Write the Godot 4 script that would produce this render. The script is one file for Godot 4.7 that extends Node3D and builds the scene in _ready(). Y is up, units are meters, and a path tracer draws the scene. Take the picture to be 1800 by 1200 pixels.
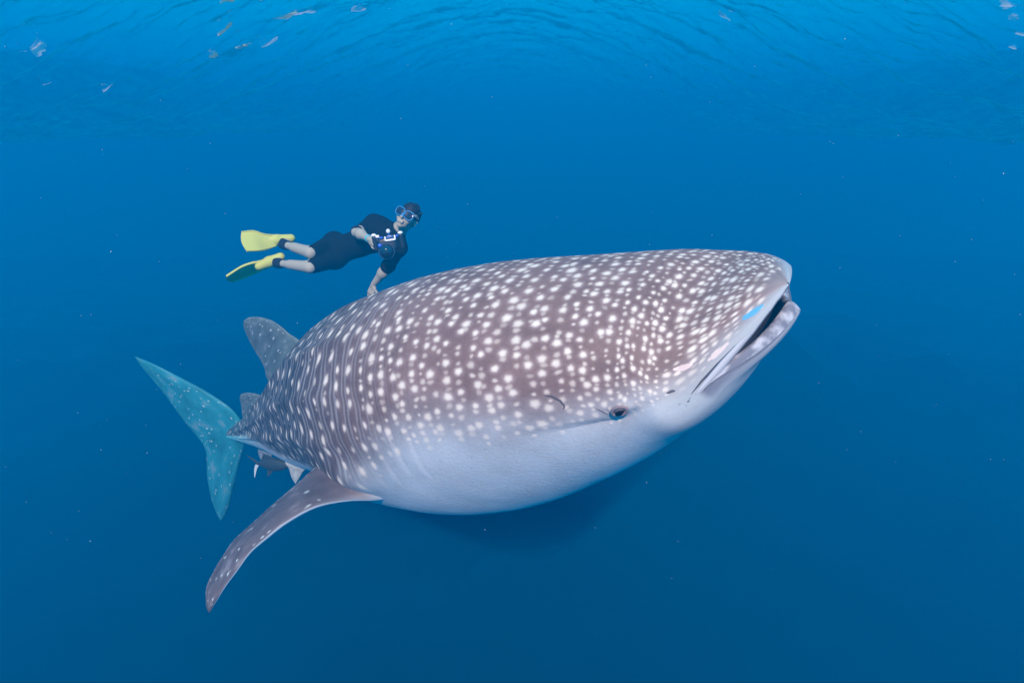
extends Node3D

# ------------------------------------------------------------------ the whale shark's measurements, along its axis from the snout (metres)
const STATION := [0.0, 0.22, 0.5, 0.85, 1.3, 1.8, 2.3, 2.8, 3.3, 3.8, 4.3, 4.9]
const HALF_WIDTH := [0.563, 0.572, 0.570, 0.580, 0.622, 0.651, 0.629, 0.51, 0.407, 0.29, 0.191, 0.094]
const BACK_HEIGHT := [0.089, 0.189, 0.313, 0.425, 0.534, 0.622, 0.628, 0.547, 0.429, 0.294, 0.165, 0.052]
const BELLY_DEPTH := [0.026, 0.141, 0.318, 0.484, 0.643, 0.682, 0.599, 0.466, 0.337, 0.218, 0.121, 0.056]
const AXIS_RISE := [0.08, -0.043, -0.046, -0.031, -0.01, -0.007, 0.006, 0.033, 0.009, 0.013, 0.014, 0.038]
const AXIS_SWAY := [0.014, -0.035, -0.048, -0.012, 0.011, 0.026, 0.031, 0.022, 0.014, -0.001, -0.017, -0.036]
const LONG := 4.9
const MOUTH := 0.206
const SHADE_X := [0.0, 0.06, 0.2, 0.35, 0.53, 0.77, 1.04, 1.3, 1.5, 1.7, 1.9, 2.2, 2.6, 3.2, 3.9, 4.9]
const SHADE_A := [0.30, 0.33, 0.375, 0.40, 0.455, 0.462, 0.45, 0.43, 0.43, 0.455, 0.50, 0.57, 0.57, 0.53, 0.44, 0.40]

var rng := RandomNumberGenerator.new()
var noise := FastNoiseLite.new()


# ------------------------------------------------------------------ small helpers
func curve_at(xs: Array, ys: Array, x: float) -> float:
	var n := xs.size()
	var i := 0
	while i < n - 2 and x > float(xs[i + 1]):
		i += 1
	var h: float = float(xs[i + 1]) - float(xs[i])
	var t: float = clampf((x - float(xs[i])) / h, 0.0, 1.0)
	var m0 := slope(xs, ys, i)
	var m1 := slope(xs, ys, i + 1)
	var t2 := t * t
	var t3 := t2 * t
	return (2 * t3 - 3 * t2 + 1) * float(ys[i]) + (t3 - 2 * t2 + t) * h * m0 + (-2 * t3 + 3 * t2) * float(ys[i + 1]) + (t3 - t2) * h * m1


func slope(xs: Array, ys: Array, i: int) -> float:
	var n := xs.size()
	if i == 0:
		return (float(ys[1]) - float(ys[0])) / (float(xs[1]) - float(xs[0]))
	if i == n - 1:
		return (float(ys[n - 1]) - float(ys[n - 2])) / (float(xs[n - 1]) - float(xs[n - 2]))
	var a: float = float(xs[i]) - float(xs[i - 1])
	var b: float = float(xs[i + 1]) - float(xs[i])
	return ((float(ys[i]) - float(ys[i - 1])) / a * b + (float(ys[i + 1]) - float(ys[i])) / b * a) / (a + b)


func lin(r: float, g: float, b: float, a := 1.0) -> Color:
	return Color(r, g, b, a).linear_to_srgb()


func tag(o: Node, label := "", category := "", group := "", kind := "") -> void:
	if label:
		o.set_meta("label", label)
	if category:
		o.set_meta("category", category)
	if group:
		o.set_meta("group", group)
	if kind:
		o.set_meta("kind", kind)


func put_mesh(called: String, mesh: Mesh, m: Material, parent: Node = self) -> MeshInstance3D:
	var o := MeshInstance3D.new()
	o.name = called
	o.mesh = mesh
	o.material_override = m
	o.cast_shadow = GeometryInstance3D.SHADOW_CASTING_SETTING_ON
	parent.add_child(o, true)
	return o


func thing(called: String, label: String, category: String, t := Transform3D(), group := "") -> Node3D:
	var o := Node3D.new()
	o.name = called
	o.transform = t
	tag(o, label, category, group)
	add_child(o, true)
	return o


# a sheet of rows x cols points; wrap joins the last column to the first; flip turns its faces round
func sheet(rows: int, cols: int, pts: PackedVector3Array, uvs: PackedVector2Array, wrap := false, flip := false, colors := PackedColorArray()) -> ArrayMesh:
	var normals := PackedVector3Array()
	normals.resize(pts.size())
	for i in rows:
		var i0 := maxi(i - 1, 0)
		var i1 := mini(i + 1, rows - 1)
		for j in cols:
			var j0 := j - 1
			var j1 := j + 1
			if wrap:
				j0 = j0 if j0 >= 0 else cols - 2
				j1 = j1 if j1 < cols else 1
			else:
				j0 = maxi(j0, 0)
				j1 = mini(j1, cols - 1)
			var n := (pts[i1 * cols + j] - pts[i0 * cols + j]).cross(pts[i * cols + j1] - pts[i * cols + j0])
			if n.length_squared() < 1e-16:
				var ii := 1 if i == 0 else (rows - 2 if i == rows - 1 else i)
				n = (pts[mini(ii + 1, rows - 1) * cols + j] - pts[maxi(ii - 1, 0) * cols + j]).cross(pts[ii * cols + j1] - pts[ii * cols + j0])
			n = n.normalized()
			normals[i * cols + j] = -n if flip else n
	var idx := PackedInt32Array()
	idx.resize((rows - 1) * (cols - 1) * 6)
	var k := 0
	for i in rows - 1:
		for j in cols - 1:
			var a := i * cols + j
			var b := a + 1
			var c := a + cols
			var e := c + 1
			if flip:
				idx[k] = a; idx[k + 1] = c; idx[k + 2] = b
				idx[k + 3] = b; idx[k + 4] = c; idx[k + 5] = e
			else:
				idx[k] = a; idx[k + 1] = b; idx[k + 2] = c
				idx[k + 3] = b; idx[k + 4] = e; idx[k + 5] = c
			k += 6
	var arr := []
	arr.resize(Mesh.ARRAY_MAX)
	arr[Mesh.ARRAY_VERTEX] = pts
	arr[Mesh.ARRAY_NORMAL] = normals
	arr[Mesh.ARRAY_TEX_UV] = uvs
	if colors.size():
		arr[Mesh.ARRAY_COLOR] = colors
	arr[Mesh.ARRAY_INDEX] = idx
	var m := ArrayMesh.new()
	m.add_surface_from_arrays(Mesh.PRIMITIVE_TRIANGLES, arr)
	return m


func mat(albedo: Color, rough := 0.6, spec := 0.4) -> StandardMaterial3D:
	var m := StandardMaterial3D.new()
	m.albedo_color = albedo
	m.roughness = rough
	m.metallic_specular = spec
	m.cull_mode = BaseMaterial3D.CULL_DISABLED
	return m


# ------------------------------------------------------------------ whale shark: its outer surface in its own axes (x forward, y up, z to its right)
func bump(x: float, a: float, x0: float, a0: float, sx: float, sa: float) -> float:
	return exp(-((x - x0) / sx) ** 2 - ((a - a0) / sa) ** 2)


# one ring of the body at a distance x behind the snout; turn runs 0..1 once round from the left seam over the back; lower jaw points get the gape
func ring(x: float, turns: PackedFloat32Array) -> PackedVector3Array:
	var out := PackedVector3Array()
	var c := Vector3(-x, curve_at(STATION, AXIS_RISE, x), curve_at(STATION, AXIS_SWAY, x))
	var before := maxf(x - 0.2, 0.0)
	var after := x + 0.2
	var ca := Vector3(-before, curve_at(STATION, AXIS_RISE, before), curve_at(STATION, AXIS_SWAY, before))
	var cb := Vector3(-after, curve_at(STATION, AXIS_RISE, after), curve_at(STATION, AXIS_SWAY, after))
	var t := (ca - cb).normalized()
	var left := Vector3(0, 0, -1)
	left = (left - t * left.dot(t)).normalized()
	var up := t.cross(left)
	var gg := 1.0 - x / 0.3135
	var g := clampf((gg + sqrt(gg * gg + 0.05)) / 2.0247, 0.0, 1.0)
	var r := pow(maxf(1.0 - pow(g, 1.2587), 0.0), 1.0 / 1.2587)
	var w := curve_at(STATION, HALF_WIDTH, x) * r
	var g2 := clampf(1.0 - x / 0.22, 0.0, 1.0)
	var rv := pow(maxf(1.0 - pow(g2, 2.2), 0.0), 1.0 / 2.2)
	var ht := curve_at(STATION, BACK_HEIGHT, x) * rv
	var hb := curve_at(STATION, BELLY_DEPTH, x) * rv
	var gape := smoothstep(0.0, 1.0, clampf(1.0 - x / 0.19, 0.0, 1.0)) ** 0.9
	var far_gape := clampf(1.0 - x / MOUTH, 0.0, 1.0) ** 0.5
	for u in turns:
		var ph := u * TAU
		var co := cos(ph)
		var si := sin(ph)
		var l := w * signf(co) * pow(absf(co), 0.95)
		var v := (ht if si >= 0.0 else hb) * si
		var p := c + left * l + up * v
		# relief: a is the angle from the top of the back, 0..1
		var a := absf(wrapf(u - 0.25, -0.5, 0.5)) * 2.0
		var outward := (left * (co / maxf(w, 0.02)) + up * (si / maxf(ht if si >= 0.0 else hb, 0.02))).normalized()
		var e := 0.0
		# brow and socket round the eye
		e += 0.022 * bump(x, a, 0.525, 0.452, 0.075, 0.022)
		e -= 0.010 * bump(x, a, 0.525, 0.458, 0.034, 0.011)
		# the fold under the cheek: a sharp edge above, tucked in below
		if x > 0.2 and x < 1.2:
			var edge := curve_at(SHADE_X, SHADE_A, x) + 0.016
			var q := (a - edge) / 0.05
			if q > 0.0:
				var along := smoothstep(0.2, 0.5, x) * (1.0 - smoothstep(0.55, 1.1, x))
				e -= 0.020 * along * smoothstep(0.0, 0.45, q) * exp(-q * 0.8)
		# five gill slits before the breast fin
		for k in 5:
			var gx := 1.50 + 0.105 * k + 0.25 * (a - 0.40)
			var dx := x - gx
			if absf(dx) < 0.09 and a > 0.26 and a < 0.62:
				var reach := smoothstep(0.28, 0.34, a) * (1.0 - smoothstep(0.52, 0.60, a))
				e += 0.6 * reach * (0.0045 * exp(-((dx - 0.030) / 0.032) ** 2) - 0.0045 * exp(-(dx / 0.013) ** 2)) * (0.7 + 1.2 * noise.get_noise_2d(a * 300.0, k * 90.0))
		# fullness of the throat under the cheek
		e += 0.008 * bump(x, a, 0.40, 0.60, 0.18, 0.12)
		# swelling round the root of the breast fin
		e += 0.045 * bump(x, a, 2.13, 0.535, 0.22, 0.055)
		# ridges that run along the flank
		var far := smoothstep(1.6, 2.4, x) * (1.0 - smoothstep(4.3, 4.8, x))
		for ra in [0.0, 0.17, 0.31, 0.43]:
			e += far * 0.016 * exp(-((a - ra) / 0.022) ** 2)
		# soft swellings of the hide
		e += 0.006 * noise.get_noise_3d(p.x * 60.0, p.y * 60.0, p.z * 60.0) * smoothstep(0.05, 0.3, x)
		p += outward * e
		if si < -1e-5:
			var farther := clampf(-p.z / 0.22, 0.0, 1.0)
			p += Vector3(-0.004, -0.105, 0) * gape + Vector3(-0.055, -0.060, 0.02) * farther * far_gape
		out.append(p)
	return out


func body_rows() -> PackedFloat32Array:
	var xs := PackedFloat32Array()
	for i in 46:
		xs.append(0.0004 + 0.2056 * pow(i / 45.0, 1.6))
	var x := 0.206
	while x < LONG - 0.01:
		x += 0.0125 if x < 1.25 else (0.009 if x < 2.1 else 0.02)
		xs.append(minf(x, LONG))
	return xs


func body_mesh() -> ArrayMesh:
	var xs := body_rows()
	var out := ArrayMesh.new()
	for half in 2:
		var turns := PackedFloat32Array()
		var n := 120
		for j in n + 1:
			turns.append(0.5 * half + 0.5 * j / float(n) + (1e-5 if half == 1 and j == 0 else 0.0) - (1e-5 if half == 1 and j == n else 0.0))
		var pts := PackedVector3Array()
		var uvs := PackedVector2Array()
		for x in xs:
			pts.append_array(ring(x, turns))
			for u in turns:
				uvs.append(Vector2(x / LONG, u))
		var m := sheet(xs.size(), n + 1, pts, uvs, false, true)
		out.add_surface_from_arrays(Mesh.PRIMITIVE_TRIANGLES, m.surface_get_arrays(0))
	return out


# spots: gathered in mask, a width x height grid of bytes over the hide
const TEX := 2048
var mask := PackedByteArray()
var halo := PackedByteArray()
var girth := PackedFloat32Array()


func stamp(x: float, u: float, r_long: float, r_round: float, strength: float, turn := 0.0) -> void:
	var px := x / LONG * TEX
	var per_x := TEX / LONG
	var per_u := TEX / girth[clampi(int(px), 0, TEX - 1)]
	var reach := maxf(r_long, r_round) * 2.1
	var x0 := maxi(int(px - reach * per_x), 0)
	var x1 := mini(int(px + reach * per_x) + 1, TEX - 1)
	var pv := u * TEX
	var y0 := int(pv - reach * per_u)
	var y1 := int(pv + reach * per_u) + 1
	var cs := cos(turn)
	var sn := sin(turn)
	var lobe := rng.randf() * TAU
	var lobe2 := rng.randf() * TAU
	for y in range(y0, y1 + 1):
		var dv := (y - pv) / per_u
		var yy := posmod(y, TEX) * TEX
		for xx in range(x0, x1 + 1):
			var dx := (xx - px) / per_x
			var a := (dx * cs + dv * sn) / r_long
			var b := (-dx * sn + dv * cs) / r_round
			var d := sqrt(a * a + b * b)
			if d > 2.1:
				continue
			var ang := atan2(b, a)
			var e := d * (1.0 + 0.06 * sin(3.0 * ang + lobe) + 0.05 * sin(5.0 * ang + lobe2) + 0.05 * sin(13.0 * ang + lobe + lobe2))
			var s := 1.0 - smoothstep(0.32, 1.28, e)
			var k := yy + xx
			var now := int(255.0 * strength * s)
			if now > mask[k]:
				mask[k] = now
			var soft := int(255.0 * strength * maxf(0.0, 1.0 - d / 2.1))
			if soft > halo[k]:
				halo[k] = soft


func hide_material() -> StandardMaterial3D:
	mask.resize(TEX * TEX)
	halo.resize(TEX * TEX)
	girth.resize(TEX)
	var few := PackedFloat32Array()
	for j in 65:
		few.append(j / 64.0)
	for i in 65:
		var p := ring(maxf(LONG * i / 64.0, 0.01), few)
		var sum := 0.0
		for j in 64:
			sum += p[j].distance_to(p[j + 1])
		for k in range(i * TEX / 64, mini((i + 1) * TEX / 64, TEX)):
			girth[k] = maxf(sum, 0.25)
	# columns of spots from snout to tail; between is where each point lies between two columns
	var between := PackedFloat32Array()
	between.resize(TEX)
	var x := 0.04
	var column := 0
	while x < LONG:
		var gi := girth[clampi(int(x / LONG * TEX), 0, TEX - 1)]
		var near := smoothstep(0.1, 0.85, x)
		var rear := smoothstep(1.35, 2.2, x)
		var gap := lerpf(lerpf(lerpf(0.026, 0.043, smoothstep(0.05, 0.28, x)), 0.066, smoothstep(0.3, 1.0, x)), 0.102, rear)
		gap *= 1.0 - 0.45 * smoothstep(3.2, 4.8, x)
		var step := gap * lerpf(0.92, 1.12, rear)
		for k in range(int(x / LONG * TEX), mini(int((x + step) / LONG * TEX) + 1, TEX)):
			between[k] = clampf((k / float(TEX) * LONG - x) / step, 0.0, 1.0)
		var shade := curve_at(SHADE_X, SHADE_A, x)
		var pitch := gap * lerpf(1.22, 1.14, rear)
		var count := int((shade + 0.03) * 0.5 * gi / pitch) + 1
		for q in range(-count, count + 1):
			var v := (q + 0.5 * (column % 2)) * pitch
			var a := absf(v / gi) * 2.0
			if a > shade + 0.035:
				continue
			var jx := x + rng.randfn(0.0, gap * lerpf(0.15, 0.10, rear))
			var jv := v + rng.randfn(0.0, gap * lerpf(0.16, 0.19, rear))
			var r := gap * rng.randf_range(0.20, 0.315) * lerpf(1.0, 0.70, rear)
			var st := rng.randf_range(0.80, 1.0)
			if rng.randf() < 0.16:
				st *= 0.6
				r *= 0.8
			var low := smoothstep(shade * 0.80, shade * 1.05, a) * (1.0 - smoothstep(1.4, 1.9, x))
			st *= 1.0 - 0.3 * low
			var stretch := lerpf(1.25, 1.0, smoothstep(0.15, 0.5, x)) * lerpf(1.0, 0.85, rear)
			stamp(jx, jv / gi + 0.25, r * stretch * rng.randf_range(0.95, 1.2), r * rng.randf_range(0.9, 1.1) * lerpf(1.0, 1.6, rear), st, rng.randf_range(-0.35, 0.35))
			# a paler smear half way to the next spot of the column
			if rng.randf() < lerpf(0.95, 0.3, rear):
				stamp(jx + step * rng.randf_range(-0.12, 0.12), (v + pitch * rng.randf_range(0.44, 0.56)) / gi + 0.25, r * stretch * rng.randf_range(0.65, 1.05), r * rng.randf_range(0.5, 0.85), rng.randf_range(0.28, 0.62) * (1.0 - 0.3 * rear), rng.randf_range(-0.5, 0.5))
		x += step
		column += 1
	# colours
	var n1 := FastNoiseLite.new()
	n1.seed = 4
	n1.frequency = 0.006
	n1.fractal_octaves = 5
	var mottle := n1.get_image(TEX, TEX, false, false, false).get_data()
	n1.seed = 9
	n1.frequency = 0.09
	n1.fractal_octaves = 3
	var grain := n1.get_image(TEX, TEX, false, false, false).get_data()
	var bytes := PackedByteArray()
	bytes.resize(TEX * TEX * 3)
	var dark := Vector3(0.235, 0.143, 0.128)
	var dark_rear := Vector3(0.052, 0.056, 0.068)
	var pale := Vector3(0.47, 0.50, 0.54)
	var white := Vector3(0.78, 0.67, 0.57)
	var lut := PackedByteArray()
	for i in 1025:
		lut.append(int(clampf(255.0 * (1.055 * pow(i / 1024.0, 1 / 2.4) - 0.055 if i > 3 else i / 1024.0 * 12.92), 0.0, 255.0)))
	var shades := PackedFloat32Array()
	var rears := PackedFloat32Array()
	var fronts := PackedFloat32Array()
	var bars := PackedFloat32Array()
	var bx := PackedFloat32Array()
	var rise := PackedFloat32Array()
	var ends := PackedFloat32Array()
	for i in TEX:
		var xx := LONG * (i + 0.5) / TEX
		shades.append(curve_at(SHADE_X, SHADE_A, xx))
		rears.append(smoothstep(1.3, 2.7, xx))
		fronts.append(1.0 - smoothstep(0.0, 0.07, xx))
		bars.append(smoothstep(1.25, 2.0, xx))
		bx.append(xx)
		rise.append(smoothstep(0.2, 0.6, xx))
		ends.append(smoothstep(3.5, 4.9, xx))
	for y in TEX:
		var a := absf(wrapf((y + 0.5) / TEX - 0.25, -0.5, 0.5)) * 2.0
		for i in TEX:
			var k := y * TEX + i
			var mo := mottle[k] / 255.0 - 0.5
			var gr := grain[k] / 255.0 - 0.5
			var xx := bx[i]
			var sh := shades[i]
			var soft := 0.045 + 0.065 * (1.0 - rears[i])
			var belly := smoothstep(sh - soft, sh + soft, a + 0.05 * mo)
			var front := fronts[i] * (0.35 + 0.65 * smoothstep(0.32, 0.42, a))
			if xx < 0.32 and a > 0.30:
				front = maxf(front, 0.85 * smoothstep(0.33, 0.42, a + 0.08 * mo) * (1.0 - smoothstep(0.2, 0.32, xx)))
			belly = maxf(belly, front * 0.9)
			var c := dark.lerp(dark_rear, rears[i]).lerp(Vector3(0.025, 0.085, 0.105), ends[i]) * (0.84 + 0.5 * mo + 0.22 * gr + 0.3 * (halo[k] / 255.0))  # hide turns teal towards the tail: mostly cyan water light painted in
			var h := halo[k] / 255.0
			c = c.lerp(Vector3(0.46, 0.35, 0.35), 0.8 * h * sqrt(h) * (1.0 - 0.8 * rears[i]))
			if bars[i] > 0.0 and belly < 0.95:
				var ph := between[i] + 0.10 * sin(a * 31.0 + xx * 9.0) + 0.45 * mo
				var line := maxf(1.0 - absf(ph - 0.36) / 0.10, 1.0 - absf(ph - 0.70) / 0.10)
				if line > 0.0:
					c = c.lerp(Vector3(0.36, 0.34, 0.35), 0.75 * bars[i] * sqrt(line) * clampf(0.6 + 2.0 * (grain[(k * 7) % (TEX * TEX)] / 255.0 - 0.5) * 0.3 + 1.1 * mo, 0.0, 1.0))
			c = c.lerp(pale * (1.0 + 0.30 * mo + 0.12 * gr) * (0.74 + 0.26 * rise[i]) * Vector3(1.0 - 0.75 * ends[i], 1.0, 1.0), belly)  # rear belly loses red, carrying the cyan water light in its colour
			if belly > 0.5 and gr > 0.27 and mo < 0.12:
				c *= 0.72
			if a > 0.5 and a < 0.75 and xx < 0.215:
				c = c.lerp(Vector3(0.13, 0.13, 0.17) * (1.0 + 1.6 * mo + 0.6 * gr), (1.0 - smoothstep(0.52, 0.74, a + 0.12 * mo)) * 0.9 * (1.0 - smoothstep(0.195, 0.215, xx)))
			c = c.lerp(white, mask[k] / 255.0 * (0.95 - 0.12 * gr) * (1.0 - 0.85 * front))
			var o := k * 3
			bytes[o] = lut[clampi(int(c.x * 1024.0), 0, 1024)]
			bytes[o + 1] = lut[clampi(int(c.y * 1024.0), 0, 1024)]
			bytes[o + 2] = lut[clampi(int(c.z * 1024.0), 0, 1024)]
	# scrapes beside the mouth on the right side and dark freckles below them: from, to (x, turn), half width in metres, colour
	for sc in [[Vector2(0.076, 0.4135), Vector2(0.040, 0.432), 0.0075, Vector3(0.07, 0.33, 0.58), 0.85], [Vector2(0.160, 0.4465), Vector2(0.116, 0.4495), 0.011, Vector3(0.75, 0.56, 0.52), 0.7], [Vector2(0.250, 0.4150), Vector2(0.200, 0.4270), 0.012, Vector3(0.80, 0.60, 0.56), 0.7],
			[Vector2(0.240, 0.4985), Vector2(0.237, 0.4975), 0.006, Vector3(0.06, 0.07, 0.10), 0.9], [Vector2(0.233, 0.4945), Vector2(0.231, 0.494), 0.0035, Vector3(0.06, 0.07, 0.10), 0.9], [Vector2(0.25, 0.506), Vector2(0.248, 0.505), 0.003, Vector3(0.08, 0.09, 0.12), 0.9], [Vector2(0.262, 0.493), Vector2(0.26, 0.4925), 0.003, Vector3(0.08, 0.09, 0.12), 0.9]]:
		var a: Vector2 = sc[0]
		var b: Vector2 = sc[1]
		for y in range(int((minf(a.y, b.y) - 0.02) * TEX), int((maxf(a.y, b.y) + 0.02) * TEX)):
			for i in range(maxi(int((minf(a.x, b.x) - 0.03) / LONG * TEX), 0), int((maxf(a.x, b.x) + 0.03) / LONG * TEX)):
				var g := girth[i]
				var p := Vector2((i + 0.5) / TEX * LONG * 1.9, (y + 0.5) / TEX * g)
				var pa := Vector2(a.x * 1.9, a.y * g)
				var pb := Vector2(b.x * 1.9, b.y * g)
				var t := clampf((p - pa).dot(pb - pa) / (pb - pa).length_squared(), 0.0, 1.0)
				var d := p.distance_to(pa.lerp(pb, t)) / (float(sc[2]) * (0.45 + 0.55 * sin(PI * clampf(t * 0.9 + 0.05, 0.0, 1.0))))
				d += 0.9 * (grain[y * TEX + i] / 255.0 - 0.5)
				var w: float = (1.0 - smoothstep(0.75, 1.1, d)) * float(sc[4])
				if w <= 0.0:
					continue
				var o := (y * TEX + i) * 3
				for ch in 3:
					bytes[o + ch] = int(lerpf(bytes[o + ch], lut[clampi(int((sc[3] as Vector3)[ch] * 1024.0), 0, 1024)], w))
	var relief := Image.create_from_data(TEX, TEX, false, Image.FORMAT_L8, grain)
	relief.convert(Image.FORMAT_RGBA8)
	relief.bump_map_to_normal_map(3.0)
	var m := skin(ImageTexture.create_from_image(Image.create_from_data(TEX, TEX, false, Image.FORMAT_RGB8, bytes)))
	m.normal_enabled = true
	m.normal_texture = ImageTexture.create_from_image(relief)
	m.normal_scale = 0.15
	return m


# a fin between a leading and a trailing edge, both from root to tip; thick is its thickness at the root
func fin_mesh(lead: Array, trail: Array, thick: float, face: Vector3, rows := 44, two_tips := false) -> ArrayMesh:
	var n := lead.size()
	var ks := []
	for i in n:
		ks.append(float(i) / (n - 1))
	var parts := []
	for e in [lead, trail]:
		for axis in 3:
			var vals := []
			for q in e:
				vals.append(q[axis])
			parts.append(vals)
	var cols := 33
	var pts := PackedVector3Array()
	var uvs := PackedVector2Array()
	for i in rows:
		var s := float(i) / (rows - 1)
		var a := Vector3(curve_at(ks, parts[0], s), curve_at(ks, parts[1], s), curve_at(ks, parts[2], s))
		var b := Vector3(curve_at(ks, parts[3], s), curve_at(ks, parts[4], s), curve_at(ks, parts[5], s))
		var chord := (b - a).length()
		var up := (face - (b - a).normalized() * face.dot((b - a).normalized())).normalized()
		for j in cols:
			var th := TAU * j / (cols - 1)
			var c := 0.5 - 0.5 * cos(th)
			var full := sin(PI * clampf(s, 0.03, 0.97)) ** 0.7 if two_tips else 1.0 - 0.75 * s + 1.6 * exp(-s / 0.07)
			var half := minf(thick * full, chord * 0.26) * 2.6 * (sqrt(c) * (1.0 - c) * 0.5 + 0.04 * sqrt(maxf(c * (1.0 - c), 0.0)))
			pts.append(a.lerp(b, c) + up * half * (1.0 if th <= PI else -1.0))
			uvs.append(Vector2(s, j / float(cols - 1)))
	return sheet(rows, cols, pts, uvs, true, false)


# ------------------------------------------------------------------ implicit bodies: tapered capsules joined softly, meshed as surface nets
# a bone is [from, to, radius there, radius here]
func blob(st: SurfaceTool, bones: Array, cell: float, soft: float) -> void:
	var lo := Vector3.INF
	var hi := -Vector3.INF
	for b in bones:
		var r: float = maxf(b[2], b[3]) + soft + cell * 2.0
		var v := Vector3(r, r, r)
		lo = lo.min((b[0] as Vector3) - v).min((b[1] as Vector3) - v)
		hi = hi.max((b[0] as Vector3) + v).max((b[1] as Vector3) + v)
	var nx := int((hi.x - lo.x) / cell) + 2
	var ny := int((hi.y - lo.y) / cell) + 2
	var nz := int((hi.z - lo.z) / cell) + 2
	var f := PackedFloat32Array()
	f.resize(nx * ny * nz)
	f.fill(1.0)
	for b in bones:
		var a: Vector3 = b[0]
		var ab: Vector3 = (b[1] as Vector3) - a
		var ra: float = b[2]
		var rb: float = b[3]
		var r2: float = maxf(ra, rb) + soft + cell * 1.5
		var v := Vector3(r2, r2, r2)
		var l0 := ((a.min(b[1]) - v - lo) / cell).floor()
		var l1 := ((a.max(b[1]) + v - lo) / cell).ceil()
		var len2 := maxf(ab.length_squared(), 1e-9)
		for i in range(maxi(int(l0.x), 0), mini(int(l1.x) + 1, nx)):
			for j in range(maxi(int(l0.y), 0), mini(int(l1.y) + 1, ny)):
				var row := (i * ny + j) * nz
				for k in range(maxi(int(l0.z), 0), mini(int(l1.z) + 1, nz)):
					var p := lo + Vector3(i, j, k) * cell - a
					var t := clampf(p.dot(ab) / len2, 0.0, 1.0)
					var d := (p - ab * t).length() - lerpf(ra, rb, t)
					if d > soft + cell * 1.5:
						continue
					var q := f[row + k]
					var h := maxf(soft - absf(q - d), 0.0) / soft
					f[row + k] = minf(q, d) - h * h * soft * 0.25
	var at := PackedInt32Array()
	at.resize(nx * ny * nz)
	at.fill(-1)
	var pts := PackedVector3Array()
	var nrm := PackedVector3Array()
	var sx := ny * nz
	for i in nx - 1:
		for j in ny - 1:
			for k in nz - 1:
				var o := (i * ny + j) * nz + k
				var c := [f[o], f[o + 1], f[o + nz], f[o + nz + 1], f[o + sx], f[o + sx + 1], f[o + sx + nz], f[o + sx + nz + 1]]
				var inside := 0
				for q in 8:
					if c[q] < 0.0:
						inside += 1
				if inside == 0 or inside == 8:
					continue
				var sum := Vector3.ZERO
				var n := 0
				for e in EDGES:
					var d0: float = c[e[0]]
					var d1: float = c[e[1]]
					if (d0 < 0.0) != (d1 < 0.0):
						sum += CORNER[e[0]].lerp(CORNER[e[1]], d0 / (d0 - d1))
						n += 1
				at[o] = pts.size()
				pts.append(lo + (Vector3(i, j, k) + sum / n) * cell)
				nrm.append(Vector3(c[4] + c[5] + c[6] + c[7] - c[0] - c[1] - c[2] - c[3], c[2] + c[3] + c[6] + c[7] - c[0] - c[1] - c[4] - c[5], c[1] + c[3] + c[5] + c[7] - c[0] - c[2] - c[4] - c[6]).normalized())
	for i in range(1, nx - 1):
		for j in range(1, ny - 1):
			for k in range(1, nz - 1):
				var o := (i * ny + j) * nz + k
				var inside := f[o] < 0.0
				for axis in 3:
					var step: int = [sx, nz, 1][axis]
					if inside == (f[o + step] < 0.0):
						continue
					var u: int = [nz, 1, sx][axis]
					var w: int = [1, sx, nz][axis]
					var q := [at[o], at[o - u], at[o - u - w], at[o - w]]
					if q.min() < 0:
						continue
					var order := [0, 2, 1, 0, 3, 2] if inside else [0, 1, 2, 0, 2, 3]
					for z in order:
						st.set_normal(nrm[q[z]])
						st.add_vertex(pts[q[z]])


const CORNER := [Vector3(0, 0, 0), Vector3(0, 0, 1), Vector3(0, 1, 0), Vector3(0, 1, 1), Vector3(1, 0, 0), Vector3(1, 0, 1), Vector3(1, 1, 0), Vector3(1, 1, 1)]
const EDGES := [[0, 1], [2, 3], [4, 5], [6, 7], [0, 2], [1, 3], [4, 6], [5, 7], [0, 4], [1, 5], [2, 6], [3, 7]]


func blob_mesh(bones: Array, cell: float, soft: float) -> ArrayMesh:
	var st := SurfaceTool.new()
	st.begin(Mesh.PRIMITIVE_TRIANGLES)
	blob(st, bones, cell, soft)
	st.index()
	return st.commit()


# a tube through points; across and high are its half widths per point, up its high direction
func tube(path: PackedVector3Array, across: PackedFloat32Array, high: PackedFloat32Array, up: Vector3, sides := 14, closed := false) -> ArrayMesh:
	var n := path.size()
	var pts := PackedVector3Array()
	var uvs := PackedVector2Array()
	for i in n + (1 if closed else 0):
		var k := i % n
		var t: Vector3
		if closed:
			t = path[(k + 1) % n] - path[(k + n - 1) % n]
		else:
			t = path[mini(k + 1, n - 1)] - path[maxi(k - 1, 0)]
		t = t.normalized()
		var u := (up - t * up.dot(t)).normalized()
		var s := t.cross(u)
		for j in sides + 1:
			var a := TAU * j / sides
			pts.append(path[k] + s * cos(a) * across[k] + u * sin(a) * high[k])
			uvs.append(Vector2(i / float(n), j / float(sides)))
	return sheet(n + (1 if closed else 0), sides + 1, pts, uvs, true, true)


func even(n: int, r: float, taper := false) -> PackedFloat32Array:
	var out := PackedFloat32Array()
	for i in n:
		out.append(r * (maxf(0.04, sin(PI * (i + 0.15) / (n - 0.7))) ** 0.6 if taper else 1.0))
	return out


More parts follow.
